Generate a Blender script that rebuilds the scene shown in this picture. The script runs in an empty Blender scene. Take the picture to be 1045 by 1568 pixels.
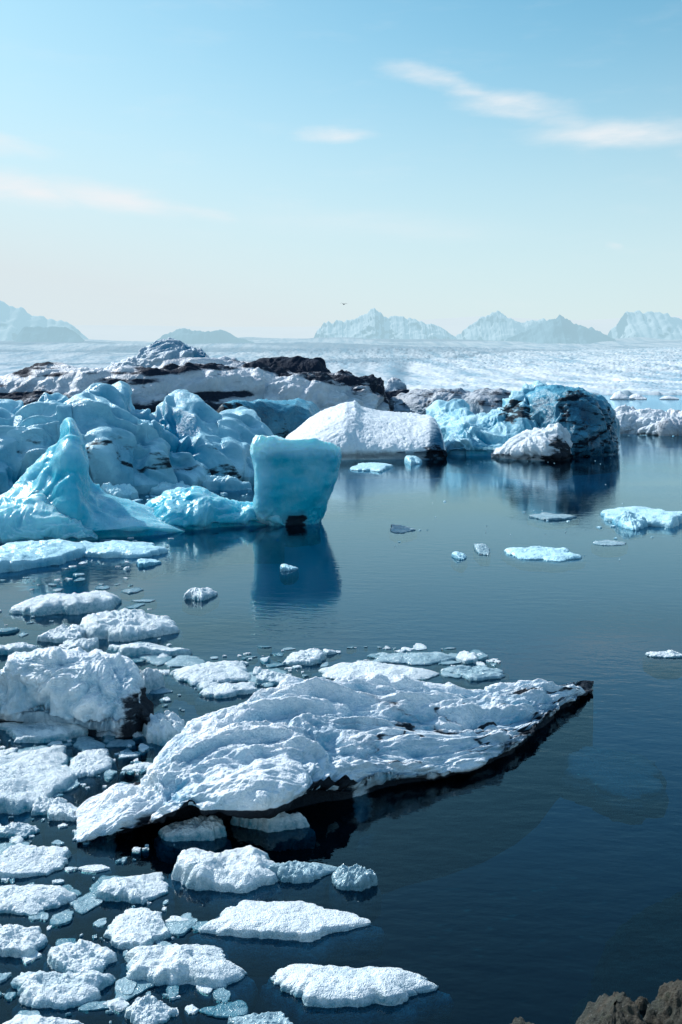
import bpy, math, numpy as np
from mathutils import Vector
F=1524.4; H=5.0; HF=H*F; V0=600.0; UC=522.5
rad=math.radians
scene=bpy.context.scene
# ---------------------------------------------------------------- noise
rng=np.random.RandomState(11)
perm=rng.permutation(256); perm=np.concatenate([perm,perm,perm])
g=rng.normal(size=(256,3)); g/=np.linalg.norm(g,axis=1)[:,None]
def perlin(P,seed=0):
    P=np.asarray(P,float)+seed*17.31
    i=np.floor(P).astype(int); f=P-i; i&=255
    w=f*f*f*(f*(f*6-15)+10)
    out=0
    for a in (0,1):
        for b in (0,1):
            for c in (0,1):
                h=perm[perm[perm[(i[...,0]+a)&255]+((i[...,1]+b)&255)]+((i[...,2]+c)&255)]
                G=g[h]
                d=G[...,0]*(f[...,0]-a)+G[...,1]*(f[...,1]-b)+G[...,2]*(f[...,2]-c)
                W=(w[...,0] if a else 1-w[...,0])*(w[...,1] if b else 1-w[...,1])*(w[...,2] if c else 1-w[...,2])
                out=out+W*d
    return out*1.5
def fbm(P,o=4,seed=0,gain=.5):
    s=0;a=1;t=0
    for k in range(o):
        s=s+a*perlin(P*2.03**k,seed+k); t+=a; a*=gain
    return s/t
def ridged(P,o=4,seed=0,gain=.5,soft=.002):
    s=0;a=1;t=0
    for k in range(o):
        s=s+a*(1-2.2*np.sqrt(perlin(P*2.03**k,seed+k)**2+soft)); t+=a; a*=gain
    return s/t
def sstep(a,b,x):
    t=np.clip((x-a)/(b-a),0,1); return t*t*(3-2*t)
# ---------------------------------------------------------------- mesh helpers
def make_obj(name,V,Fc,mat,attrs=None,smooth=True):
    me=bpy.data.meshes.new(name)
    me.from_pydata(V.tolist(),[],Fc.tolist() if hasattr(Fc,'tolist') else Fc)
    if smooth: me.polygons.foreach_set('use_smooth',[True]*len(me.polygons))
    if attrs:
        for k,a in attrs.items():
            at=me.attributes.new(k,'FLOAT','POINT'); at.data.foreach_set('value',np.asarray(a,dtype=np.float32).ravel())
    me.materials.append(mat); me.update()
    ob=bpy.data.objects.new(name,me); scene.collection.objects.link(ob); return ob
def grid_faces(n,m,wrap=False,off=0):
    i=np.arange(n-1)[:,None]; mm=m if wrap else m-1
    j=np.arange(mm)[None,:]; j2=(j+1)%m
    return np.stack([i*m+j,(i+1)*m+j,(i+1)*m+j2,i*m+j2],-1).reshape(-1,4)+off
def gnormals(P):
    du=np.gradient(P,axis=0); dv=np.gradient(P,axis=1)
    n=np.cross(du,dv); n/=np.linalg.norm(n,axis=-1)[...,None]+1e-9
    return n
# ---------------------------------------------------------------- materials
def newmat(name):
    m=bpy.data.materials.new(name); m.use_nodes=True; nt=m.node_tree; nt.nodes.clear(); return m,nt
def N(nt,t,**kw):
    n=nt.nodes.new(t)
    for k,v in kw.items(): setattr(n,k,v)
    return n
def M(nt,op,a,b=None,c=None,clamp=False):
    n=nt.nodes.new('ShaderNodeMath'); n.operation=op; n.use_clamp=clamp
    for i,x in enumerate((a,b,c)):
        if x is None: continue
        if isinstance(x,(int,float)): n.inputs[i].default_value=x
        else: nt.links.new(x,n.inputs[i])
    return n.outputs[0]
def MIX(nt,f,a,b,blend='MIX'):
    n=nt.nodes.new('ShaderNodeMix'); n.data_type='RGBA'; n.blend_type=blend
    for s,x in ((n.inputs[0],f),(n.inputs[6],a),(n.inputs[7],b)):
        if isinstance(x,(int,float)): s.default_value=x
        elif isinstance(x,tuple): s.default_value=(*x,1) if len(x)==3 else x
        else: nt.links.new(x,s)
    return n.outputs[2]
def noise(nt,vec,scale,detail=4,rough=.55):
    n=N(nt,'ShaderNodeTexNoise'); n.inputs['Scale'].default_value=scale; n.inputs['Detail'].default_value=detail; n.inputs['Roughness'].default_value=rough
    nt.links.new(vec,n.inputs['Vector']); return n.outputs['Fac']
def mapr(nt,x,a,b,c=0.,d=1.):
    n=N(nt,'ShaderNodeMapRange'); n.interpolation_type='SMOOTHSTEP'
    nt.links.new(x,n.inputs[0])
    for i,v in enumerate((a,b,c,d)): n.inputs[i+1].default_value=v
    return n.outputs[0]

def ice_mat(name,s,white=(.80,.87,.92),blue=(.10,.52,.70),bump=1.0,sss=.25,rough=.42,topwhite=.45,grain=.35,dirt_shade_col=(.009,.015,.024),dust=.4):
    """s = texture scale (features per metre)"""
    m,nt=newmat(name); L=nt.links.new
    geo=N(nt,'ShaderNodeNewGeometry'); pos=geo.outputs['Position']
    ab=N(nt,'ShaderNodeAttribute',attribute_name='blue').outputs['Fac']
    ad=N(nt,'ShaderNodeAttribute',attribute_name='dirt_shade').outputs['Fac']
    sn=N(nt,'ShaderNodeSeparateXYZ'); L(geo.outputs['Normal'],sn.inputs[0])
    sp=N(nt,'ShaderNodeSeparateXYZ'); L(pos,sp.inputs[0])
    mpd=N(nt,'ShaderNodeMapping'); mpd.inputs['Scale'].default_value=(1,1,3.2); L(pos,mpd.inputs[0])
    n1=noise(nt,pos,s*1.2,3); n2=noise(nt,pos,s*9,4,.68); n3=noise(nt,pos,s*38,1.5,.6); n4=noise(nt,mpd.outputs[0],s*2.2,5,.62)
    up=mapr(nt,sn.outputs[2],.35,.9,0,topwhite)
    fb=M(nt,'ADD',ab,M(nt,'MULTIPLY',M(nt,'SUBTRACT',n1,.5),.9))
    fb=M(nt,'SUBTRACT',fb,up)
    fb=M(nt,'ADD',fb,M(nt,'MULTIPLY',M(nt,'SUBTRACT',n2,.5),grain),clamp=True)
    col=MIX(nt,fb,white,blue)
    # thin ash dust, then black for thick ash and painted shade
    du=M(nt,'MULTIPLY',M(nt,'ADD',ad,M(nt,'MULTIPLY',M(nt,'SUBTRACT',n1,.5),.6)),1.2,clamp=True)
    du=M(nt,'MULTIPLY',M(nt,'MULTIPLY',du,mapr(nt,ad,.02,.2)),dust)
    col=MIX(nt,du,col,(.17,.19,.25))
    dm=M(nt,'ADD',ad,M(nt,'MULTIPLY',M(nt,'SUBTRACT',n4,.5),1.5))
    dm=mapr(nt,dm,.36,.60)
    dm=M(nt,'MULTIPLY',dm,mapr(nt,ad,.02,.2,0,.97))
    col=MIX(nt,dm,col,dirt_shade_col)
    # submerged part: water's light absorption painted into the ice colour, stronger with depth
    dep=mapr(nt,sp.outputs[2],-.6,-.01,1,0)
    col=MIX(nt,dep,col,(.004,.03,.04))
    bs=N(nt,'ShaderNodeBsdfPrincipled')
    L(col,bs.inputs['Base Color']); bs.inputs['IOR'].default_value=1.31
    rr=M(nt,'ADD',rough-.15,M(nt,'MULTIPLY',n2,.3))
    L(M(nt,'ADD',rr,M(nt,'MULTIPLY',dm,.3)),bs.inputs['Roughness'])
    L(M(nt,'SUBTRACT',.5,M(nt,'MULTIPLY',dm,.4)),bs.inputs['Specular IOR Level'])
    if sss>0:
        bs.inputs['Subsurface Weight'].default_value=sss
        bs.inputs['Subsurface Radius'].default_value=(.25,.9,1.2)
        bs.inputs['Subsurface Scale'].default_value=.5/s
    b1=N(nt,'ShaderNodeBump'); b1.inputs['Strength'].default_value=min(1,.65*bump); b1.inputs['Distance'].default_value=.085/s
    L(M(nt,'ADD',n2,M(nt,'MULTIPLY',n3,.32)),b1.inputs['Height'])
    L(b1.outputs[0],bs.inputs['Normal'])
    o=N(nt,'ShaderNodeOutputMaterial'); L(bs.outputs[0],o.inputs[0]); return m
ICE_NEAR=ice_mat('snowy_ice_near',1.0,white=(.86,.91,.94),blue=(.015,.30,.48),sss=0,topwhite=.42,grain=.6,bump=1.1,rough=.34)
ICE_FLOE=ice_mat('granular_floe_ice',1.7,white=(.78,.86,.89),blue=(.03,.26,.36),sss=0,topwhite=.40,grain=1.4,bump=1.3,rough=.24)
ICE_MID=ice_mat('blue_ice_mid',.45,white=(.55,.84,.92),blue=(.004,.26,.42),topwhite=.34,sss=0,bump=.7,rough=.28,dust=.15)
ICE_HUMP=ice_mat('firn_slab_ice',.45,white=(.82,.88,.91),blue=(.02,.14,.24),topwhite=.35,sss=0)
ICE_DARK=ice_mat('dense_dark_blue_ice',.5,white=(.10,.36,.50),blue=(.003,.045,.10),topwhite=.25,sss=0,rough=.28,dirt_shade_col=(.004,.009,.018),dust=0.,bump=.7)
ICE_FAR=ice_mat('banded_ice_far',.16,white=(.80,.83,.86),blue=(.015,.22,.37),topwhite=.3,sss=0,dirt_shade_col=(.010,.019,.036),dust=.9)
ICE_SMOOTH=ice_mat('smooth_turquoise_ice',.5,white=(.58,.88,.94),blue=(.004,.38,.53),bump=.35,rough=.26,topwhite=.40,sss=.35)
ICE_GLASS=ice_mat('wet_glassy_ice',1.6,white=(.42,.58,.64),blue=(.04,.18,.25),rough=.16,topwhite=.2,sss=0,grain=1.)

# ---------------------------------------------------------------- iceberg loft
def loft(name,keys,mode,mat,nu=300,ns=110,e1=1.,e2=1.2,lip=.15,under=.2,back=1.5,amp=(.2,.1,.03),sc=(.5,1.5,5.),
         stretch=(1,1,1),rot=0.,seed=0,blue=.3,cav=.8,dirt_shade=None,skirt=(-.4,-1.2),smooth_u=3,sg=1,oc=3,soft=.004):
    K=np.array(keys,float)
    us=np.linspace(K[0,0],K[-1,0],nu)
    c=[np.interp(us,K[:,0],K[:,i]) for i in range(K.shape[1])]
    def sm(a):
        if smooth_u<1: return a
        k=np.ones(2*smooth_u+1)/(2*smooth_u+1); p=np.pad(a,smooth_u,mode='edge'); return np.convolve(p,k,'valid')
    vf=sm(c[1]); vt=sm(c[2]); R=sm(c[3])
    df=HF/(vf-V0)
    if mode=='z': zt=R; dr=(H-zt)*F/(vt-V0)
    else: dr=df+R; zt=H-(vt-V0)*dr/F
    zt=np.maximum(zt,.02); dr=np.maximum(dr,df+.02)
    lipu=lip(us) if callable(lip) else lip
    undu=under(us) if callable(under) else under
    lp=np.minimum(lipu,zt*.5)
    nf=int(ns*.68); nb=ns-nf
    a=np.linspace(0,math.pi/2,nf); b=np.linspace(math.pi/2,0,nb+1)[1:]
    rowsD=[];rowsZ=[];T=[]
    rowsD.append(df*.97); rowsZ.append(np.full(nu,skirt[1])); T.append(-.2)
    rowsD.append(df-.12*undu); rowsZ.append(np.full(nu,skirt[0])); T.append(-.15)
    rowsD.append(df+undu*.8); rowsZ.append(np.full(nu,-.06)); T.append(-.1)
    rowsD.append(df+undu); rowsZ.append(lp*.25); T.append(-.07)
    rowsD.append(df+undu*.5); rowsZ.append(lp*.7); T.append(-.03)
    for x in a:
        rowsD.append(dr-(dr-df)*math.cos(x)**e1); rowsZ.append(lp+(zt-lp)*math.sin(x)**e2); T.append(x/(math.pi/2))
    for x in b:
        rowsD.append(dr+back*max(math.cos(x),0)**e1); rowsZ.append(lp+(zt-lp)*max(math.sin(x),0)**e2-(.9 if x==0 else 0)); T.append(2-x/(math.pi/2))
    D=np.array(rowsD).T; Z=np.array(rowsZ).T; X=(us[:,None]-UC)/F*D
    P=np.stack([X,D,Z],-1); T=np.array(T)[None,:]*np.ones((nu,1)); U=us[:,None]*np.ones_like(T)
    cr,sr=math.cos(rot),math.sin(rot)
    Q=P.copy(); Q[...,0]=P[...,0]*cr+P[...,1]*sr; Q[...,1]=-P[...,0]*sr+P[...,1]*cr
    Q=Q/np.array(stretch)
    n=gnormals(P); 
    if n[nu//2,5+nf-2,2]<0: n=-n
    fade=np.clip((Z+.3)/.5,.15,1)*np.minimum(1,np.clip(zt,.0,None)/(zt.max()*.5+1e-6)+.35)[:,None]
    warp=np.stack([fbm(Q*sc[0]*1.3,2,seed+40),fbm(Q*sc[0]*1.3,2,seed+44),fbm(Q*sc[0]*1.3,2,seed+48)],-1)
    h1=fbm(Q*sc[0],3,seed); h2=ridged(Q*sc[1]+warp*1.2,oc,seed+5,soft=soft); h3=ridged(Q*sc[2]+warp*2,3,seed+9,.6)
    disp=(amp[0]*h1*2+sg*amp[1]*(h2-.35)+sg*amp[2]*(h3-.35))*fade
    P2=P+n*disp[...,None]
    P2[:,:2]=P[:,:2]
    bl=blue(U,T,P2,h1,h2) if callable(blue) else blue+cav*(-sg*(h2-.35)*.45-h1*.35)  # hollows bluer: blue ice, with shade also painted into the colour
    di=np.zeros_like(T) if dirt_shade is None else dirt_shade(U,T,P2,h1,h2)
    Fc=grid_faces(nu,5+ns)
    return make_obj(name,P2.reshape(-1,3),Fc,mat,{'blue':bl,'dirt_shade':di})

# ---------------------------------------------------------------- floes
def floe_geo(cx,cy,rx,ry,th,seed,nt_=72,nr=16,rough=1.,pts=7,rim=1.06,rmin=.70):
    r=np.random.RandomState(seed)
    ang=np.sort((np.arange(pts)+r.uniform(-.38,.38,pts))/pts*2*math.pi); rr=r.uniform(rmin,1.12,pts)
    px,py=np.cos(ang)*rr,np.sin(ang)*rr
    th_=np.linspace(0,2*math.pi,nt_,endpoint=False); Rr=np.zeros(nt_)
    for k,t in enumerate(th_):
        c,s=math.cos(t),math.sin(t); best=.8
        for i in range(pts):
            j=(i+1)%pts; ex,ey=px[j]-px[i],py[j]-py[i]; den=c*ey-s*ex
            if abs(den)<1e-9: continue
            q=(px[i]*ey-py[i]*ex)/den; w=(px[i]*s-py[i]*c)/den
            if q>0 and -1e-6<=w<=1+1e-6: best=q; break
        Rr[k]=best
    Rr=(np.roll(Rr,1)+2*Rr+np.roll(Rr,-1))/4
    cc=np.stack([np.cos(th_)*1.5,np.sin(th_)*1.5,np.full(nt_,seed*.37)],-1)
    Rr=Rr*(1+.42*fbm(cc*1.1,5,seed%50,.6))
    fl_=r.uniform(.18,.7)
    prof=[(t,1-fl_*t**4) for t in np.linspace(.01,.96,nr)]+[(.992,(1-fl_)*.62),(1.01,min(.16,(1-fl_)*.5)),(1.0,-.02/th)]
    rows=[]
    tx,ty=r.uniform(-.5,.5,2)
    for (q,zf) in prof:
        x=cx+rx*Rr*q*np.cos(th_); y=cy+ry*Rr*q*np.sin(th_); z=np.full(nt_,th*zf)
        if zf>.1: z=z*(1+tx*np.cos(th_)*q+ty*np.sin(th_)*q)
        rows.append(np.stack([x,y,z],-1))
    for (q,zz) in ((rim,-.05),(rim+.05,-.13),(rim,-.3),(.6,-.42),(.02,-.45)):
        rows.append(np.stack([cx+rx*Rr*q*np.cos(th_),cy+ry*Rr*q*np.sin(th_),np.full(nt_,zz)],-1))
    P=np.array(rows); S=max(rx,ry)
    top=np.clip(P[...,2]/th,0,1)
    hb=fbm(P*np.array([1,1,.6])*1.7/S,4,seed%40)*.9-ridged(P*3.0/S,4,seed%30,.6)*.32+.12
    P[...,2]+=th*.95*rough*hb*top
    hs=fbm(P*6/S,3,seed%20+3)
    P[...,0]+=rx*.05*hs; P[...,1]+=ry*.05*hs
    fl0=.010+.012*r.rand()+.006*hs
    P[...,2]=np.where((top>.12)&(P[...,2]<fl0),fl0,P[...,2])
    edge=np.zeros(len(rows)); edge[nr-1:]=.25; edge[nr:]=.6
    return P,hb-edge[:,None]*1.1
def floe(box,th,mat,name='ice_floe',seed=1,blue=.15,dirt_shade=0.,rough=1.,**kw):
    u1,u2,v1,v2=box
    yf=HF/(v2-V0); yb=max((H-th)*F/(v1-V0),yf+.12*(u2-u1)/F*yf)
    cy=(yf+yb)/2; ry=(yb-yf)/2; cx=((u1+u2)/2-UC)/F*cy; rx=(u2-u1)/2/F*cy
    P,hb=floe_geo(cx,cy,rx*1.08,ry*1.08,th,seed,nt_=150,nr=32,rough=rough,**kw)
    n,m=P.shape[:2]
    return make_obj(name,P.reshape(-1,3),grid_faces(n,m,True)[:,::-1],mat,{'blue':blue-hb*.5,'dirt_shade':np.full(n*m,dirt_shade)})

# ================================================================ FRONT ICEBERG
def flip(us): return .12+.26*sstep(185,250,us)*sstep(560,470,us)
def front_dirt(U,T,P,h1,h2):
    z=P[...,2]
    d=sstep(.03,-.01,T)*sstep(160,200,U)*sstep(570,520,U)*1.3
    d=np.maximum(d,sstep(.40,.16,z)*sstep(180,220,U)*sstep(360,280,U)*.8)
    d=np.maximum(d,sstep(.16,.04,z)*sstep(500,620,U)*.9)
    q=np.stack([U/150.,T*6+U/170.,np.zeros_like(U)],-1)
    st=np.abs(perlin(q,3)+.4*perlin(q*2.7,9))
    d=np.maximum(d,sstep(.10,.0,st)*sstep(480,620,U)*sstep(.1,.25,T)*sstep(.98,.88,T)*.62)
    d=np.maximum(d,sstep(720,800,U)*sstep(880,840,U)*sstep(.5,.2,T)*.56)
    return d
loft('iceberg',[(118,1294,1288,.04),(140,1292,1268,.12),(180,1290,1244,.22),(215,1290,1222,.32),(233,1290,1196,.42),(240,1290,1165,.55),(262,1290,1132,.68),(290,1291,1106,.78),
 (350,1293,1076,.9),(400,1290,1052,.98),(440,1280,1038,1.0),(470,1270,1036,.98),(520,1247,1046,.85),(560,1230,1050,.78),(620,1212,1044,.72),(680,1200,1050,.62),
 (740,1183,1050,.52),(790,1160,1045,.45),(825,1136,1045,.38),(850,1108,1053,.28),(885,1080,1052,.2),(900,1068,1056,.1),(908,1063,1061,.03)],'z',ICE_NEAR,
 nu=740,ns=300,e1=1.1,e2=.95,lip=flip,under=lambda us:.25+.4*sstep(185,250,us)*sstep(560,470,us),back=.7,amp=(.24,.20,.07),sc=(.6,1.15,3.9),stretch=(2.1,.70,.9),rot=.40,seed=3,blue=.34,cav=1.7,dirt_shade=front_dirt,skirt=(-.25,-1.),sg=-1,soft=.004)
# near-left chunky iceberg with black foot
def d2(U,T,P,h1,h2): return np.maximum(sstep(170,200,U)*sstep(.85,.35,P[...,2])*(.85+h1),sstep(.16,.04,P[...,2])*.6)
loft('iceberg',[(-60,1118,1040,.7),(0,1118,1030,.85),(30,1122,1012,1.),(60,1125,1003,1.1),(100,1130,1005,1.1),(150,1137,1006,1.05),(180,1138,1014,.98),(205,1135,1032,.85),(220,1130,1065,.6),(232,1126,1118,.05)],
 'z',ICE_NEAR,nu=360,ns=170,e2=.8,lip=.25,under=.25,back=.8,amp=(.16,.13,.06),sc=(.9,1.6,5.),seed=12,blue=.34,cav=1.5,dirt_shade=d2,sg=-1)

# ================================================================ UPRIGHT BLOCK
def block():
    d0=HF/(806-V0)
    K=np.array([(840,432,488,1.6),(812,424,490,1.8),(804,408,491,1.9),(796,392,494,2.0),(780,389,499,2.1),(760,391,505,2.2),(730,389,514,2.2),(705,386,518,2.2),(694,386,520,2.2),(686,389,520,2.1),(682,392,519,2.0)],float)
    vs=np.linspace(840,682,110); 
    ip=lambda i: np.interp(-vs,-K[:,0],K[:,i])
    ul,ur,dp=ip(1),ip(2),ip(3)
    n=200; ph=np.linspace(0,2*math.pi,n,endpoint=False)
    c=np.sign(np.cos(ph))*np.abs(np.cos(ph))**.5; s=np.sign(np.sin(ph))*np.abs(np.sin(ph))**.62
    rows=[]
    cyc=d0+1.2
    for k in range(len(vs)):
        z=H-(vs[k]-V0)*d0/F
        cx=((ul[k]+ur[k])/2-UC)/F*d0; rx=(ur[k]-ul[k])/2/F*d0
        tz=np.clip((z-.3)/2.7,0,1)
        zz=z+tz**2*(-.19*c-.22*s+.10*np.sin(c*5.)*.6)
        rows.append(np.stack([cx+rx*c*(1-.06*s),cyc+dp[k]/2*s+.35*c,zz*np.ones(n)],-1))
    top=rows[-1]; cen=top.mean(0)
    for q in np.linspace(.985,.01,30):
        r=cen+(top-cen)*q; r[:,2]=cen[2]+(top[:,2]-cen[2])*q+.06*(1-q*q); rows.append(r)
    P=np.array(rows); nm=gnormals(P)
    if (nm[40,:,:2]*(P[40,:,:2]-P[40].mean(0)[:2])).sum()<0: nm=-nm
    h1=fbm(P*.6,3,5); h2=ridged(P*1.0,2,8,soft=.01); h3=ridged(P*3.5,3,2)
    low=sstep(.9,.0,P[...,2]); hi=sstep(2.3,2.9,P[...,2])
    disp=.22*h1+.08*(h2-.4)+(.012+.12*low+.07*hi)*(h3-.3)
    P=P+nm*disp[...,None]
    bl=.95-.65*sstep(2.45,3.0,P[...,2])+h1*.35-.45*sstep(-2.3,-3.3,P[...,0])  # top and left edge painted whiter to stand in for sunlight
    di=sstep(.75,.2,P[...,2])*sstep(-2.3,-1.9,P[...,0])*sstep(-1.1,-1.5,P[...,0])*.75  # darker in the notch at the block's foot
    make_obj('iceberg',P.reshape(-1,3),grid_faces(*P.shape[:2],True),ICE_SMOOTH,{'blue':bl,'dirt_shade':di})
block()
# skirt joining block to left group
loft('iceberg',[(215,802,800,.3),(235,808,770,1.5),(260,812,757,2.),(300,812,752,2.4),(340,808,760,2.4),(370,806,765,2.2),(400,806,768,1.8),(425,806,785,1.2),(436,806,803,.3)],'d',ICE_SMOOTH,
 nu=240,ns=100,e2=1.1,lip=.2,back=2,amp=(.3,.28,.05),sc=(.35,.6,2.5),seed=21,blue=.95,cav=.8,oc=3,soft=.005)
# spire
loft('iceberg',[(-60,832,760,3),(0,830,766,3),(20,830,756,3),(40,829,735,3),(60,829,712,3),(80,828,690,3),(93,828,668,3),(101,828,648,3),(106,828,641,3),(112,828,648,3),(119,828,672,3),(126,827,705,3),(142,826,742,3),(175,824,766,2.6),(220,822,782,2),(262,818,800,1.2),(284,814,812,.3)],'d',ICE_SMOOTH,
 nu=420,ns=150,e1=.9,e2=1.9,lip=.3,back=3,amp=(.3,.26,.04),sc=(.3,.38,2.2),seed=31,blue=.88,cav=.9,smooth_u=3,oc=2,soft=.008)
# low lumps in front of the spire
loft('iceberg',[(-60,835,800,1.5),(0,833,775,1.8),(30,833,770,2),(60,832,757,2),(90,831,768,2),(125,830,792,1.6),(150,828,822,.3)],'d',ICE_SMOOTH,
 nu=240,ns=90,e2=1.1,back=2,amp=(.3,.3,.05),sc=(.4,.8,3.),seed=35,blue=.75,cav=.9,oc=3,soft=.005)

# ================================================================ BLUE MASS BEHIND
loft('iceberg',[(-80,765,640,7),(0,765,648,7),(30,762,662,7),(60,762,640,7),(90,760,635,7),(118,760,628,8),(135,758,606,8),(158,758,598,8),(185,757,606,8),(200,756,630,7),(230,755,640,7),(250,752,628,7),(280,750,622,8),(310,748,632,8),(335,746,655,7),(350,744,650,6),(365,742,656,6),(385,742,676,5),(398,742,720,3),(404,742,740,.3)],'d',ICE_MID,
 nu=640,ns=230,e1=1,e2=1.1,lip=.4,under=.6,back=5,amp=(1.4,2.0,.10),sc=(.12,.19,.85),seed=44,blue=.88,cav=1.7,oc=3,soft=.004,
 dirt_shade=lambda U,T,P,h1,h2: sstep(.12,.02,np.abs(perlin(P*np.array([.10,.16,.5]),3)))*.46*sstep(.7,.1,T))
loft('iceberg',[(315,736,730,.5),(325,738,700,3),(345,740,664,4),(360,742,656,4.5),(375,742,668,4),(392,741,690,3),(402,740,730,.6)],'d',ICE_MID,
 nu=160,ns=90,e2=1.2,lip=.3,back=4,amp=(.5,.4,.08),sc=(.2,.4,1.4),seed=47,blue=.85,cav=.9)
# ================================================================ WHITE TILTED SLAB
loft('iceberg',[(425,705,700,.5),(436,705,674,5),(455,705,657,7),(475,705,640,9),(500,705,624,10),(530,705,613,10),(545,704,610,10),(556,704,620,10),(575,704,625,10),(610,704,628,10),(640,704,631,10),(660,704,635,8),(671,703,646,5),(679,703,665,2.5),(684,703,698,.4)],'d',ICE_HUMP,
 nu=320,ns=150,e1=1.45,e2=1.15,lip=.55,under=.5,back=5,amp=(.22,.12,.09),sc=(.12,.4,1.5),seed=51,blue=lambda U,T,P,h1,h2:-.05-h1*.6+sstep(.08,.0,T)*.6+sstep(645,676,U)*sstep(.95,.6,T)*1.3,
 dirt_shade=lambda U,T,P,h1,h2: sstep(635,665,U)*sstep(.4,.1,T)*.6,sg=-1)  # right end's shaded face painted in through the blue and dark masks
# ================================================================ BANDED RANGE (left, far)
def bandd(U,T,P,h1,h2):
    q=P*np.array([.022,.035,.45]); b=perlin(q+np.array([0,0,1])*fbm(P*.05,3,3)[...,None]*2.2,4)+.35*perlin(q*2.7,8)
    d=.18+sstep(-.30,.15,b)*.52
    w=fbm(P*np.array([.05,.05,.08]),3,14)
    return d*(.6+.4*sstep(-.35,.05,w))
loft('iceberg',[(-90,668,578,18),(0,668,576,18),(25,668,574,18),(55,668,566,20),(85,668,562,20),(120,668,566,20),(160,668,574,18),(200,668,570,18),(250,667,574,18),(300,666,568,20),(360,664,570,20),(400,662,574,20),(440,662,580,20),(480,661,574,20),(520,660,569,18),(560,658,568,16),(580,656,574,12),(594,654,582,9),(600,652,620,4),(606,652,648,.6)],'d',ICE_FAR,
 nu=640,ns=200,e1=1.,e2=.8,lip=1.,under=1.,back=14,amp=(1.8,2.0,.5),sc=(.05,.13,.5),stretch=(1.4,1,.7),seed=61,blue=.3,cav=1.1,dirt_shade=bandd,sg=-1)
# dark-capped ridge
loft('iceberg',[(384,640,575,2),(392,640,556,8),(410,640,549,9),(450,640,548,9),(485,640,552,9),(500,640,565,7),(508,640,580,3)],'d',ICE_FAR,
 nu=160,ns=80,e2=.8,back=10,amp=(1.2,1.,.3),sc=(.06,.15,.5),seed=64,blue=.3,dirt_shade=lambda U,T,P,h1,h2: .5+sstep(-.35,.2,h1+.5*h2)*.6,sg=-1)
# cliffs with dark vertical streaks
loft('iceberg',[(318,690,688,.6),(326,690,630,3),(340,690,612,4),(365,688,606,5),(400,686,606,5),(430,684,610,5),(455,683,612,5),(475,682,625,4),(486,682,650,2),(492,682,678,.5)],'d',ICE_DARK,
 nu=220,ns=110,e1=.6,e2=.55,lip=.6,back=9,amp=(1.,.6,.15),sc=(.09,.22,.8),stretch=(1,1,2.5),seed=66,blue=lambda U,T,P,h1,h2: .3-h1-.9*sstep(.8,1.,T),
 dirt_shade=lambda U,T,P,h1,h2: sstep(-.05,.35,perlin(P*np.array([.3,.3,.04]),7))*.6*sstep(6.0,4.0,P[...,2])+sstep(.12,.0,np.abs(P[...,2]-4.7))*.4)
# icy peak behind
loft('iceberg',[(150,632,590,2),(175,632,566,8),(190,632,556,8),(212,632,548,10),(222,632,535,10),(240,632,524,12),(262,632,519,12),(290,632,524,12),(303,632,534,12),(318,632,536,10),(330,632,548,8),(338,632,575,4)],'d',ICE_FAR,
 nu=220,ns=110,e2=1.0,back=14,amp=(2.,2.4,.7),sc=(.05,.12,.35),seed=71,blue=.8,cav=1.5,dirt_shade=lambda U,T,P,h1,h2:sstep(.2,.6,h1)*.4)
loft('iceberg',[(346,630,580,2),(352,630,560,5),(357,630,553,6),(364,630,566,5),(368,630,580,2)],'d',ICE_FAR,nu=60,ns=50,e2=1.4,back=6,amp=(.8,.8,.3),sc=(.08,.2,.5),seed=73,blue=.5)
# ================================================================ RIGHT-CENTRE GROUP
loft('iceberg',[(590,652,640,1),(598,652,610,6),(612,652,602,8),(640,653,596,10),(680,654,594,10),(730,655,596,10),(765,656,592,10),(782,656,596,8),(792,656,625,4),(800,656,650,.6)],'d',ICE_FAR,
 nu=300,ns=120,e2=.7,lip=.8,back=10,amp=(1.3,1.2,.3),sc=(.06,.16,.55),seed=81,blue=.55,dirt_shade=lambda U,T,P,h1,h2: bandd(U,T,P,h1,h2)*.65,sg=-1)
loft('iceberg',[(588,640,600,1),(594,640,582,5),(606,640,578,7),(618,640,586,6),(626,640,600,3)],'d',ICE_FAR,nu=80,ns=60,e2=.9,back=6,amp=(1,.8,.3),sc=(.07,.2,.6),seed=84,blue=.5,dirt_shade=bandd)
loft('iceberg',[(645,684,676,1),(655,685,640,4),(672,686,620,5),(695,688,612,6),(715,690,615,6),(726,690,632,4),(735,690,660,3),(742,690,686,.6)],'d',ICE_MID,
 nu=160,ns=100,e2=.9,lip=.4,back=5,amp=(.7,.7,.12),sc=(.12,.26,.9),seed=86,blue=.7,cav=1.1)
loft('iceberg',[(684,696,690,1),(695,697,660,4),(712,698,645,5),(735,698,640,6),(755,698,632,7),(780,698,612,8),(800,698,592,9),(822,698,586,9),(842,698,594,8),(856,698,610,6),(870,698,640,4),(880,698,690,.6)],'d',ICE_MID,
 nu=300,ns=140,e2=1.1,lip=.4,back=7,amp=(.9,1.3,.18),sc=(.12,.24,.9),seed=88,blue=.7,cav=1.3,dirt_shade=lambda U,T,P,h1,h2:sstep(745,780,U)*sstep(-.15,.25,perlin(P*np.array([.2,.2,.6]),4))*.58)
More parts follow.
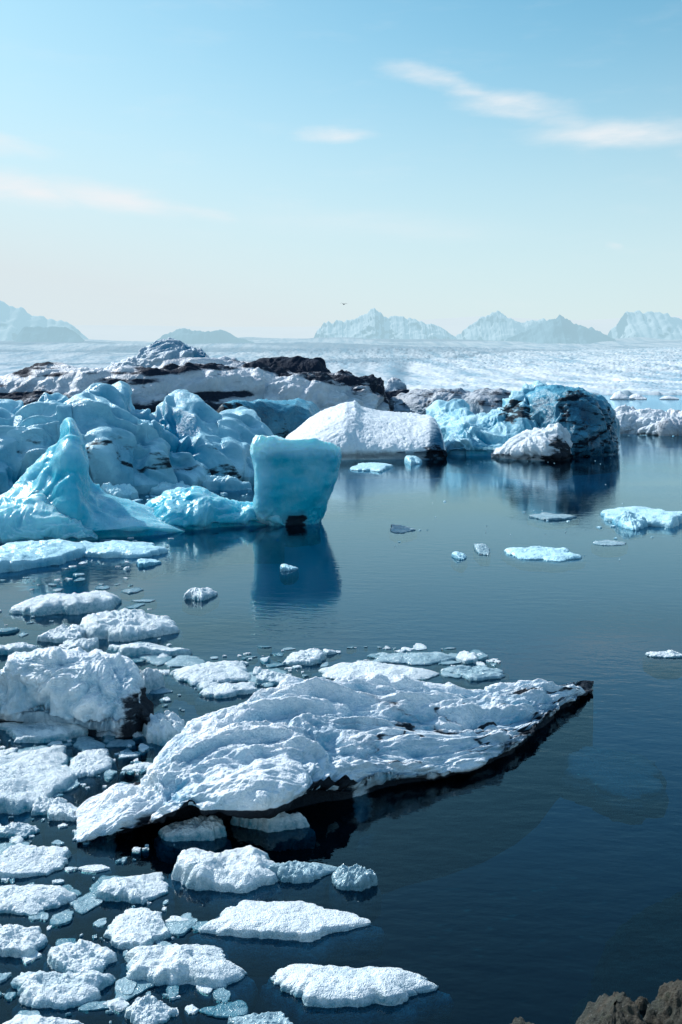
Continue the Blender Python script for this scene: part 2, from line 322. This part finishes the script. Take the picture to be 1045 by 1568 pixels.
# the dark arched berg
loft('iceberg',[(806,694,640,2),(816,696,612,4),(832,698,603,5),(850,699,600,6),(870,700,598,6),(890,700,599,6),(908,699,606,5.5),(922,698,617,5),(935,697,632,4),(943,696,652,3),(946,695,672,1.6),(947.5,694,690,.3)],'d',ICE_DARK,
 nu=260,ns=150,e1=.8,e2=.62,lip=.5,under=.7,back=6,amp=(.6,.8,.16),sc=(.13,.26,1.1),seed=91,blue=lambda U,T,P,h1,h2: .9-.5*h2-.5*sstep(.7,1.,T),
 dirt_shade=lambda U,T,P,h1,h2: (sstep(840,870,U)*sstep(.85,.55,T)*.38+sstep(.14,.0,np.abs(perlin(P*np.array([.14,.14,.5])+.3*h1[...,None],8)))*.3))  # body darkened towards the right, with thin dark bands
# front lit wedge
loft('iceberg',[(752,700,696,.5),(765,702,684,2),(785,704,672,3),(810,705,662,3.5),(835,706,652,3.5),(855,706,650,3),(866,705,658,2),(873,703,676,1.2),(876,702,698,.3)],'d',ICE_HUMP,
 nu=200,ns=110,e2=.95,lip=.35,under=.5,back=3,amp=(.35,.5,.14),sc=(.2,.4,1.5),seed=93,blue=.3,cav=.9,dirt_shade=lambda U,T,P,h1,h2:sstep(820,862,U)*sstep(.75,.35,T)*.7+sstep(.7,.2,P[...,2])*.35,sg=-1)  # dark right side is shade painted into the mask; waterline darker too
# low ice to the right
loft('iceberg',[(938,664,640,1),(950,665,625,5),(975,665,622,6),(1000,666,630,6),(1020,667,640,5),(1045,667,636,5),(1080,667,630,5),(1120,667,650,2)],'d',ICE_FAR,
 nu=220,ns=90,e2=1.0,lip=.4,back=6,amp=(.8,.9,.35),sc=(.12,.3,.9),seed=95,blue=.4,dirt_shade=lambda U,T,P,h1,h2:sstep(.1,.5,h1)*.35,sg=-1)
for k,(u1,u2,vt) in enumerate([(935,965,600),(962,990,603),(1010,1040,604)]):
    um=(u1+u2)/2
    loft('iceberg',[(u1,612,611,1),((u1+um)/2,612,vt+2,12),(um,612,vt,14),(u2,612,610,2)],'d',ICE_FAR,nu=50,ns=30,back=20,amp=(1.,1.,.3),sc=(.03,.06,.2),seed=97+k,blue=.2,smooth_u=1)

# ================================================================ FLOES
fl=[((315,552,1368,1452),.08,0,0),((385,648,1452,1548),.10,0,0),((187,370,1428,1518),.12,0,0),((250,440,1288,1374),.16,0,.0),
((132,262,1325,1402),.09,0,0),((150,265,1385,1462),.08,0,0),((66,190,1432,1502),.11,0,0),((8,174,1468,1550),.12,0,0),((-40,110,1345,1412),.09,0,.0),
((-30,118,1292,1348),.10,0,0),((-30,70,1408,1472),.1,0,.0),((190,268,1518,1575),.08,0,0),((345,470,1550,1600),.06,1,0),((-30,138,1545,1610),.08,0,0),
((-70,122,1128,1252),.20,0,0),((100,174,1142,1198),.10,0,0),((68,140,1222,1264),.08,0,0),((240,352,1246,1290),.15,0,.1),((355,472,1232,1274),.17,0,.1),
((220,286,1086,1140),.24,0,0),((184,246,1018,1066),.28,0,.2),((248,398,1003,1052),.14,0,0),((428,502,990,1022),.12,0,0),((488,655,1008,1046),.12,0,0),
((290,402,1040,1068),.10,0,0),((676,772,1015,1042),.09,1,0),((560,700,996,1018),.08,1,0),((390,450,1026,1050),.10,0,0),((410,512,1308,1358),.10,1,0),((505,575,1322,1368),.13,1,0),
((118,276,926,986),.34,0,0),((15,185,896,944),.28,0,0),((-30,62,982,1004),.14,0,0),((58,132,958,986),.18,0,.1),((278,328,895,920),.16,0,0),
((-40,130,818,878),.35,0,0),((80,276,822,858),.24,0,.1),((205,246,852,868),.1,0,0),((160,290,982,1008),.14,0,0),((95,160,975,1000),.18,0,0),
((908,1060,774,808),.26,0,.1),((940,990,783,812),.4,0,0),((804,882,783,798),.09,1,0),((776,884,834,858),.15,0,0),((588,640,802,816),.08,1,.3),((694,716,844,858),.11,0,0),((726,752,830,850),.11,1,0),
((994,1048,995,1008),.07,0,0),((430,456,862,875),.09,0,0),((534,608,706,722),.18,0,0),((616,646,695,712),.4,0,0),((905,960,826,836),.06,1,0),
((150,222,745,768),.5,0,.1),((230,300,735,758),.5,0,0),((290,390,728,752),.6,0,0),((45,105,1215,1250),.10,0,0),((190,240,1165,1182),.05,0,0),((0,60,1255,1285),.08,0,0),((0,150,1095,1135),.12,0,0)]
for k,(b,th,gl,di) in enumerate(fl):
    floe(b,th,ICE_GLASS if gl else (ICE_FLOE if b[3]>900 else ICE_MID),seed=101+k*7,dirt_shade=di,rough=1.2 if gl else 1.,blue=(.12+.34*((k*37)%10)/10.) if not gl else .4,pts=[5,6,7,8][k%4],rim=1.12 if b[3]>1000 else 1.06)
# brash ice: one mesh of many small pieces
def brash(name,regions,mat,seed,flat=1.,bo=.2):
    r=np.random.RandomState(seed); VV=[];FF=[];B=[];off=0;k=0
    for (poly,n,s0,s1) in regions:
        (ua,va,ub,vb,uc,ud)=poly   # top: v=va u in[ua,ub]; bottom: v=vb u in [uc,ud]
        for _ in range(n):
            t=r.rand(); 
            v=va+(vb-va)*t; u=(ua+(uc-ua)*t)+r.rand()*((ub+(ud-ub)*t)-(ua+(uc-ua)*t))
            s=s0*(s1/s0)**(r.rand()**1.9); d=HF/(v-V0)
            cx=(u-UC)/F*d; rx=s/F*d; ry=rx*r.uniform(.4,1.7); th=min(rx,ry)*r.uniform(.10,.45)*flat; k+=1
            P,hb=floe_geo(cx,d,rx,ry,max(th,.015),seed*13+k,nt_=34,nr=7,pts=int(r.randint(4,8)),rmin=.42)
            P[-5:,:,2]*=min(1,rx*1.2+.15)
            a,b=P.shape[:2]; VV.append(P.reshape(-1,3)); FF.append(grid_faces(a,b,True,off)[:,::-1]); off+=a*b; B.append((bo-hb*.4+r.uniform(-.1,.4)).ravel())
    V=np.concatenate(VV); make_obj(name,V,np.concatenate(FF),mat,{'blue':np.concatenate(B),'dirt_shade':np.zeros(len(V))})
brash('brash_ice',[((-20,1130,215,1290,-20,160),34,4,28),((-20,1290,260,1568,-20,330),36,4,32),((-20,985,420,1050,-20,420),32,4,26),((400,990,780,1042,400,760),34,3,22),
 ((-20,880,190,985,-20,270),18,3,18),((-20,822,280,872,-20,200),30,3,14),((210,1060,300,1150,190,280),12,4,18),((180,1120,230,1230,150,215),10,4,16)],ICE_FLOE,5)
brash('slush_ice',[((-20,1130,215,1290,-20,170),60,3,48),((-20,1290,270,1568,-20,360),85,3,56),((-20,985,420,1060,-20,420),60,3,44),((400,990,780,1042,400,760),46,3,34),
 ((-20,880,190,985,-20,270),36,3,34),((-20,822,280,872,-20,200),28,3,20),((180,1060,300,1240,150,215),30,3,28)],ICE_GLASS,17,flat=.3,bo=.6)
brash('brash_ice',[((130,728,395,768,150,390),80,2.5,12),((940,655,1045,668,940,1045),40,2,8),((910,775,1045,808,910,1045),16,2,7),((640,740,1045,860,560,1045),24,.8,3.5),((690,700,960,712,690,960),14,1,4),((800,780,900,800,800,880),10,2,7)],ICE_MID,9)

# ================================================================ ROCKS
def rock_mat():
    m,nt=newmat('shore_rock'); L=nt.links.new; pos=N(nt,'ShaderNodeNewGeometry').outputs['Position']
    a=noise(nt,pos,2.5,6); b=noise(nt,pos,14,8,.7); c=noise(nt,pos,45,4,.7)
    col=MIX(nt,mapr(nt,a,.4,.62),(.035,.042,.034),(.085,.07,.05)); col=MIX(nt,mapr(nt,b,.5,.68),col,(.06,.07,.045)); col=MIX(nt,mapr(nt,c,.58,.7),col,(.16,.17,.155))
    bs=N(nt,'ShaderNodeBsdfPrincipled'); L(col,bs.inputs['Base Color']); bs.inputs['Roughness'].default_value=.8
    bp=N(nt,'ShaderNodeBump'); bp.inputs['Distance'].default_value=.07; L(M(nt,'ADD',b,M(nt,'MULTIPLY',c,.4)),bp.inputs['Height']); L(bp.outputs[0],bs.inputs['Normal'])
    o=N(nt,'ShaderNodeOutputMaterial'); L(bs.outputs[0],o.inputs[0]); return m
ROCK=rock_mat()
def rock(cx,cy,rx,ry,top,seed,name='shore_rock',zc=-.3):
    n,m=90,140; th=np.linspace(0.02,math.pi-.02,n)[:,None]; ph=np.linspace(0,2*math.pi,m,endpoint=False)[None,:]
    D=np.stack([np.sin(th)*np.cos(ph),np.sin(th)*np.sin(ph),np.cos(th)*np.ones_like(ph)],-1)
    r=np.random.RandomState(seed); s=np.full(D.shape[:2],9.)
    for _ in range(26):
        v=r.normal(size=3); v/=np.linalg.norm(v); s=np.minimum(s,r.uniform(.8,1.)/np.maximum(D@v,.05))
    s=np.minimum(s,1.15)*(1+.16*fbm(D*3,6,seed,.65)+.07*ridged(D*6,4,seed))
    P=D*s[...,None]*np.array([rx,ry,(top-zc)])+np.array([cx,cy,zc])
    make_obj(name,P.reshape(-1,3),grid_faces(n,m,True),ROCK)
# shore edge rocks break the surface about 7-8 m in front of the viewpoint
rock(2.05,7.45,.52,.55,.36,3); rock(2.72,7.5,.58,.5,.44,8); rock(1.42,7.35,.48,.4,.2,15); rock(3.3,7.5,.6,.6,.5,19); rock(1.6,6.9,.5,.35,.3,23); rock(2.3,6.9,.6,.4,.5,29)
rock(2.9,9.0,.8,.45,-.22,31,'submerged_rock',-1); rock(3.5,10.4,.8,.5,-.3,37,'submerged_rock',-1); rock(2.5,8.1,.6,.4,-.15,41,'submerged_rock',-1)
# submerged ice shelf right of front iceberg
P,hb=floe_geo(3.9,14.2,.8,.9,.1,77,nt_=80,nr=14); P[...,2]-=.42
make_obj('submerged_ice',P.reshape(-1,3),grid_faces(*P.shape[:2],True)[:,::-1],ICE_NEAR,{'blue':np.full(P.shape[0]*P.shape[1],.9),'dirt_shade':np.zeros(P.shape[0]*P.shape[1])})

# ================================================================ LAKE
m,nt=newmat('lake_water'); L=nt.links.new
pos=N(nt,'ShaderNodeNewGeometry').outputs['Position']
mp=N(nt,'ShaderNodeMapping'); mp.inputs['Scale'].default_value=(.7,1.3,1); mp.inputs['Rotation'].default_value=(0,0,.3); L(pos,mp.inputs[0])
w=M(nt,'ADD',noise(nt,mp.outputs[0],2.6,3,.5),M(nt,'MULTIPLY',noise(nt,mp.outputs[0],9,2,.5),.22))
patch=mapr(nt,noise(nt,pos,.09,3),.35,.65,.25,1)
bp=N(nt,'ShaderNodeBump'); bp.inputs['Distance'].default_value=.010; L(w,bp.inputs['Height']); L(patch,bp.inputs['Strength'])
gl=N(nt,'ShaderNodeBsdfGlossy'); gl.inputs['Roughness'].default_value=.03; gl.inputs['Color'].default_value=(.66,.91,1,1); L(bp.outputs[0],gl.inputs['Normal'])
tr=N(nt,'ShaderNodeBsdfTransparent'); tr.inputs['Color'].default_value=(.30,.78,.85,1)
fr=N(nt,'ShaderNodeFresnel'); fr.inputs['IOR'].default_value=1.33; L(bp.outputs[0],fr.inputs['Normal'])
mx=N(nt,'ShaderNodeMixShader'); L(fr.outputs[0],mx.inputs[0]); L(tr.outputs[0],mx.inputs[1]); L(gl.outputs[0],mx.inputs[2])
o=N(nt,'ShaderNodeOutputMaterial'); L(mx.outputs[0],o.inputs[0]); WATER=m
S=30000
make_obj('lake_water',np.array([(-S,-200,0),(S,-200,0),(S,6000,0),(-S,6000,0)],float),[(0,1,2,3)],WATER,smooth=False)
m,nt=newmat('lake_bed'); L=nt.links.new
pos=N(nt,'ShaderNodeNewGeometry').outputs['Position']; sp=N(nt,'ShaderNodeSeparateXYZ'); L(pos,sp.inputs[0])
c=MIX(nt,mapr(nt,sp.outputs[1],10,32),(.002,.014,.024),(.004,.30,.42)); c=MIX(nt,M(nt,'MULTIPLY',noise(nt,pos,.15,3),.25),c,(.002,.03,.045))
bs=N(nt,'ShaderNodeBsdfDiffuse'); L(c,bs.inputs[0]); o=N(nt,'ShaderNodeOutputMaterial'); L(bs.outputs[0],o.inputs[0])
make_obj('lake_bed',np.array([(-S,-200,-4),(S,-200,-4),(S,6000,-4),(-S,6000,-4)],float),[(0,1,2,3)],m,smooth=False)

# ================================================================ GLACIER + MOUNTAINS
def far_mat(name,kind):
    m,nt=newmat(name); L=nt.links.new
    geo=N(nt,'ShaderNodeNewGeometry'); pos=geo.outputs['Position']; sp=N(nt,'ShaderNodeSeparateXYZ'); L(pos,sp.inputs[0])
    sn=N(nt,'ShaderNodeSeparateXYZ'); L(geo.outputs['Normal'],sn.inputs[0])
    if kind=='glacier':
        mp=N(nt,'ShaderNodeMapping'); mp.inputs['Scale'].default_value=(.010,.0009,.0); mp.inputs['Rotation'].default_value=(0,0,.12); L(pos,mp.inputs[0])
        a=noise(nt,mp.outputs[0],1.,6,.65)
        col=MIX(nt,mapr(nt,a,.38,.66),(.74,.78,.80),(.26,.42,.52))
        cv=N(nt,'ShaderNodeAttribute',attribute_name='crev').outputs['Fac']
        col=MIX(nt,cv,col,(.05,.15,.23))
        ln=N(nt,'ShaderNodeAttribute',attribute_name='moraine').outputs['Fac']
        col=MIX(nt,ln,col,(.05,.16,.25))
    elif kind=='mountain':
        b=noise(nt,pos,.0016,8,.68); sl=mapr(nt,M(nt,'ADD',sn.outputs[2],M(nt,'MULTIPLY',M(nt,'SUBTRACT',b,.5),1.3)),.58,.68)
        col=MIX(nt,sl,(.02,.05,.08),(.9,.92,.93))
    elif kind=='hill':
        b=noise(nt,pos,.002,6,.6); col=MIX(nt,mapr(nt,b,.4,.7),(.03,.10,.15),(.25,.36,.42))
    else:
        b=noise(nt,pos,.0006,6,.6); col=MIX(nt,mapr(nt,b,.35,.7),(.84,.86,.87),(.62,.72,.78))
    bs=N(nt,'ShaderNodeBsdfDiffuse'); L(col,bs.inputs[0])
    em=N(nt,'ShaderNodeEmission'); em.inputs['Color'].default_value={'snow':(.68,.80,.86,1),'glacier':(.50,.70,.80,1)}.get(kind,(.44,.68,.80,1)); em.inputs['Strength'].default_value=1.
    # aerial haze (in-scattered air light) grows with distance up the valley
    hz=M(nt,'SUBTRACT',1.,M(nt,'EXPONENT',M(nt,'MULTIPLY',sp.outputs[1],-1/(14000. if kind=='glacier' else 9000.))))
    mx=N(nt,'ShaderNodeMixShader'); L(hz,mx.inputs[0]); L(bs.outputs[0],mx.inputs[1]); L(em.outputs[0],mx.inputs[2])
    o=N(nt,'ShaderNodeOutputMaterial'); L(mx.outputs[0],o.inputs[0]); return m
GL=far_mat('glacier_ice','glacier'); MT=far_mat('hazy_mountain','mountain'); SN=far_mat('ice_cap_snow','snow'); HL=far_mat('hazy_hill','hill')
n,mm=440,1000
dd=1500*np.exp(np.linspace(0,math.log(12),n))[:,None]*np.ones((1,mm)); tt=np.linspace(-.5,.5,mm)[None,:]*np.ones((n,1))
X=tt*dd
vv=604-78*(1-np.exp(-(dd-1500)/3600.))
vv=np.where(dd>9000,vv-6*np.clip((dd-9000)/9000,0,1),vv)
Z=H-(vv-V0)*dd/F
xr=X*math.cos(.5)+dd*math.sin(.5); yr=-X*math.sin(.5)+dd*math.cos(.5)
q=np.stack([X/260.,dd/260.,np.zeros_like(X)],-1)
wq=fbm(q*.5,3,21)
qb=np.stack([xr/55.+wq*2,yr/130.,np.zeros_like(X)],-1)
cre=ridged(qb,3,13,.6); zone=sstep(-.45,.25,fbm(q*.10,3,33)+.5*tt)
fall=sstep(13000,5000,dd)
Z+= (ridged(q,4,3)-.3)*dd*.0020*np.clip((dd-1500)/500,.3,1)*sstep(14000,8000,dd) + fbm(q*.12,3,9)*dd*.009*np.clip((dd-1500)/1500,0,1)+(cre-.3)*(3+dd*.0034)*(.4+.9*zone)*fall
Z[0]=-5
# medial moraine curves from the lake margin up the valley; the ice left of it is bluer and smoother
c0=.10-.075*np.sin((dd-1500)/2400.)+(dd-3000)/40000.+.010*perlin(q*.3,6)
lam=np.abs(tt-c0)
mor=sstep(.016,.003,lam)*.6*sstep(1800,2600,dd)
mor=np.maximum(mor,sstep(.010,.002,np.abs(tt-c0+.04))*.4*sstep(1800,2600,dd))
left=sstep(.03,-.05,tt-c0)
mor=np.maximum(mor,left*(.25+.5*sstep(-.1,.35,perlin(np.stack([X/2600.,dd/1000.,np.zeros_like(X)],-1),5))))
crv=sstep(.28,-.25,cre)*1.*(.35+.65*zone)*fall
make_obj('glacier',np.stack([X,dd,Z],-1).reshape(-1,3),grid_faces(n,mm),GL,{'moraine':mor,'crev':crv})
def ridge(name,keys,df,dep,mat,amp,sc,seed,nu=400,ns=90,e2=1.1,back=3000,jag=3.):
    K=np.array(keys,float); us=np.linspace(K[0,0],K[-1,0],nu); vt=np.interp(us,K[:,0],K[:,1])
    jj=np.stack([us/14.,np.full(nu,seed*1.7),np.zeros(nu)],-1); vt=vt-jag*(ridged(jj,3,seed,.6)-.4)
    dr=df+dep; zt=H-(vt-V0)*dr/F
    s=np.linspace(0,1,ns); rows=[]
    for t in s:
        if t<.72: a=t/.72; d=df+dep*a; z=zt*(.12+.88*a**e2)
        else: a=(1-t)/.28; d=dr+back*(1-a); z=zt*a
        rows.append(np.stack([(us-UC)/F*dr*(d/dr)**.3,np.full(nu,d),z],-1))
    P=np.array(rows).transpose(1,0,2)
    q=P/sc; q[...,2]=0
    P[...,2]+=amp*(ridged(q,5,seed,.55)-.45)*np.clip(P[...,2]/500,0,1)
    make_obj(name,P.reshape(-1,3),grid_faces(nu,ns),mat)
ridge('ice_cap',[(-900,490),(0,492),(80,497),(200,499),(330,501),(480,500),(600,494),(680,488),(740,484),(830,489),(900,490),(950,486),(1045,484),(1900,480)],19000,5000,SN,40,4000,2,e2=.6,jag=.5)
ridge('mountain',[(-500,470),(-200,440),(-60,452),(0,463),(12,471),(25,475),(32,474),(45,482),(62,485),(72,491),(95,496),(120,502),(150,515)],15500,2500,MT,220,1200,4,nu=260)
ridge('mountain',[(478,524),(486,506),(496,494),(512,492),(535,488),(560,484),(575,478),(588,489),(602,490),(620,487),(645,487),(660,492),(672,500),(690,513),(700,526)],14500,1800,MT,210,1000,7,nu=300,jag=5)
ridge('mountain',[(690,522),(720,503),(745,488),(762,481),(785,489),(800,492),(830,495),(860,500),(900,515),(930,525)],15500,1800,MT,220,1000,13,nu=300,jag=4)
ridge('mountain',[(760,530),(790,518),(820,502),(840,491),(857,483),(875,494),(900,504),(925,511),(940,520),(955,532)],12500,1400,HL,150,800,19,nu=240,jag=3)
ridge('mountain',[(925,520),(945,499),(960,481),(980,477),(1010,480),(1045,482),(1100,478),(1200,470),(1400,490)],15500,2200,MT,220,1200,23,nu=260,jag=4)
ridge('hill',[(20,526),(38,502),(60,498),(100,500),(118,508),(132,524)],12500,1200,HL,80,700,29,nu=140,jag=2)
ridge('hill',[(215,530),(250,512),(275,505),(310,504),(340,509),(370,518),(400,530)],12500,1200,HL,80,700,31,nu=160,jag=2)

# ================================================================ GULL
gm,nt=newmat('gull_feathers'); bs=N(nt,'ShaderNodeBsdfPrincipled'); pn=N(nt,'ShaderNodeNewGeometry'); nn=noise(nt,pn.outputs['Position'],6)
nt.links.new(MIX(nt,nn,(.03,.035,.04),(.10,.11,.12)),bs.inputs['Base Color']); o=N(nt,'ShaderNodeOutputMaterial'); nt.links.new(bs.outputs[0],o.inputs[0])
bv=[];bf=[]
def ring_body(pts):
    for (x,y,z,r) in pts:
        for k in range(8):
            a=k/8*2*math.pi; bv.append((x,y+r*math.cos(a),z+r*math.sin(a)))
    for i in range(len(pts)-1):
        for k in range(8): bf.append((i*8+k,(i+1)*8+k,(i+1)*8+(k+1)%8,i*8+(k+1)%8))
ring_body([(-.34,0,0,.01),(-.28,0,0,.05),(-.1,0,0,.075),(.1,0,.01,.08),(.2,0,.03,.05),(.27,0,.05,.05),(.32,0,.05,.02),(.37,0,.04,.006)])
for sgn in (-1,1):
    b0=len(bv); W=[(0,.02,.14,.12),(.25,.16,.12,.09),(.45,.2,.10,.05),(.7,.13,.02,-.02)]
    for (s_,z,f_,b_) in W: bv.append((f_ ,sgn*s_,z)); bv.append((-b_-.03*1,sgn*s_,z+.005)); bv.append((f_,sgn*s_,z-.02)); bv.append((-b_-.03,sgn*s_,z-.012))
    for i in range(3):
        a=b0+i*4; c=a+4; bf+= [(a,c,c+1,a+1),(a+2,a+3,c+3,c+2),(a,a+2,c+2,c),(a+1,c+1,c+3,a+3)]
b0=len(bv); bv+=[(-.3,-.02,0),(-.3,.02,0),(-.45,.07,.0),(-.45,-.07,0)]; bf.append((b0,b0+1,b0+2,b0+3))
gull=make_obj('gull',np.array(bv),bf,gm); D=170; gull.location=((527-UC)/F*D,D,H+(600-466)/F*D); gull.rotation_euler=(.1,-.1,rad(62))

# ================================================================ SKY, SUN
EL,AZ=rad(40),rad(-50)
w=bpy.data.worlds.new('World'); scene.world=w; w.use_nodes=True; nt=w.node_tree; nt.nodes.clear(); L=nt.links.new
sky=N(nt,'ShaderNodeTexSky'); sky.sky_type='NISHITA'; sky.sun_disc=False; sky.sun_elevation=EL; sky.sun_rotation=AZ%(2*math.pi); sky.air_density=1.; sky.dust_density=.6; sky.ozone_density=1.5
tc=N(nt,'ShaderNodeTexCoord'); sp=N(nt,'ShaderNodeSeparateXYZ'); L(tc.outputs['Generated'],sp.inputs[0])
az=M(nt,'ARCTAN2',sp.outputs[0],sp.outputs[1]); hl=M(nt,'SQRT',M(nt,'SUBTRACT',1.,M(nt,'MULTIPLY',sp.outputs[2],sp.outputs[2]))); el=M(nt,'ARCTAN2',sp.outputs[2],hl)
cb=N(nt,'ShaderNodeCombineXYZ'); L(az,cb.inputs[0]); L(el,cb.inputs[1]); vec=cb.outputs[0]
mq=N(nt,'ShaderNodeMapping'); mq.inputs['Scale'].default_value=(.45,1.6,1); L(vec,mq.inputs[0])
nz=N(nt,'ShaderNodeTexNoise'); nz.inputs['Scale'].default_value=26; nz.inputs['Detail'].default_value=5; nz.inputs['Roughness'].default_value=.6; L(mq.outputs[0],nz.inputs['Vector'])
vm=N(nt,'ShaderNodeVectorMath',operation='MULTIPLY_ADD'); L(nz.outputs['Color'],vm.inputs[0]); vm.inputs[1].default_value=(.07,.018,0); 
sub=N(nt,'ShaderNodeVectorMath',operation='SUBTRACT'); L(vec,sub.inputs[0]); sub.inputs[1].default_value=(.035,.009,0); L(sub.outputs[0],vm.inputs[2]); dv=vm.outputs[0]
def ell(u,v,a,b,ang,amt,soft=0.):
    A=math.atan((u-UC)/F); E=math.atan((V0-v)/F*math.cos(A))
    mp=N(nt,'ShaderNodeMapping'); mp.vector_type='TEXTURE'; mp.inputs['Location'].default_value=(A,E,0); mp.inputs['Rotation'].default_value=(0,0,rad(ang)); mp.inputs['Scale'].default_value=(a/F,b/F,1)
    L(dv,mp.inputs[0]); ln=N(nt,'ShaderNodeVectorMath',operation='LENGTH'); L(mp.outputs[0],ln.inputs[0])
    return mapr(nt,ln.outputs['Value'],soft,1.,amt,0)
es=[ell(650,116,95,22,-12,.7),ell(720,140,80,22,-14,.6),ell(790,163,110,28,-8,.85),ell(870,190,80,22,-12,.6),ell(960,205,190,28,-3,.95),ell(1180,240,160,26,-8,.8),ell(505,207,85,16,-2,.8),ell(0,222,90,20,-6,.6),ell(30,288,140,32,-6,1.),ell(170,303,160,28,-9,.9),ell(290,325,100,18,-8,.5),ell(935,376,20,9,0,.3),ell(560,345,330,34,-3,.2)]
acc=es[0]
for e in es[1:]: acc=M(nt,'MAXIMUM',acc,e)
wn=N(nt,'ShaderNodeTexNoise'); wn.inputs['Scale'].default_value=9; wn.inputs['Detail'].default_value=6; wn.inputs['Roughness'].default_value=.6
mp=N(nt,'ShaderNodeMapping'); mp.inputs['Scale'].default_value=(1.,4.,1); L(vec,mp.inputs[0]); L(mp.outputs[0],wn.inputs['Vector'])
acc=M(nt,'MULTIPLY',acc,mapr(nt,wn.outputs['Fac'],.3,.6,.5,1.))
acc=M(nt,'ADD',acc,mapr(nt,wn.outputs['Fac'],.5,.8,0,.10),clamp=True)
tc_=MIX(nt,mapr(nt,el,.35,1.0),(.68,1.10,1.0),(.45,.88,1.05))
tint=MIX(nt,1.,sky.outputs[0],tc_,'MULTIPLY')
haze=mapr(nt,el,.0,.40,.95,0)
haze=M(nt,'ADD',haze,M(nt,'MULTIPLY',mapr(nt,az,-.5,.3,.28,0),mapr(nt,el,.3,.8,1,0)),clamp=True)
c1=MIX(nt,haze,tint,(4.75,5.4,5.65))
c2=MIX(nt,acc,c1,(5.75,6.0,6.2))
bg=N(nt,'ShaderNodeBackground'); L(c2,bg.inputs[0]); bg.inputs[1].default_value=.15
o=N(nt,'ShaderNodeOutputWorld'); L(bg.outputs[0],o.inputs[0])
sd=Vector((math.sin(AZ)*math.cos(EL),math.cos(AZ)*math.cos(EL),math.sin(EL)))
sl=bpy.data.lights.new('sun','SUN'); sl.energy=5.; sl.angle=rad(.5); sl.color=(1,.975,.95); so=bpy.data.objects.new('sun',sl); scene.collection.objects.link(so); so.rotation_euler=sd.to_track_quat('Z','Y').to_euler()
# ================================================================ CAMERA
cam=bpy.data.cameras.new('camera'); co=bpy.data.objects.new('camera',cam); scene.collection.objects.link(co)
co.location=(0,0,H); co.rotation_euler=(rad(90),0,0); cam.sensor_fit='VERTICAL'; cam.sensor_height=36; cam.sensor_width=24; cam.lens=35; cam.shift_y=-184/1568.; cam.clip_end=60000; cam.clip_start=.1
scene.camera=co
scene.view_settings.view_transform='Standard'; scene.view_settings.look='None'; scene.view_settings.exposure=0
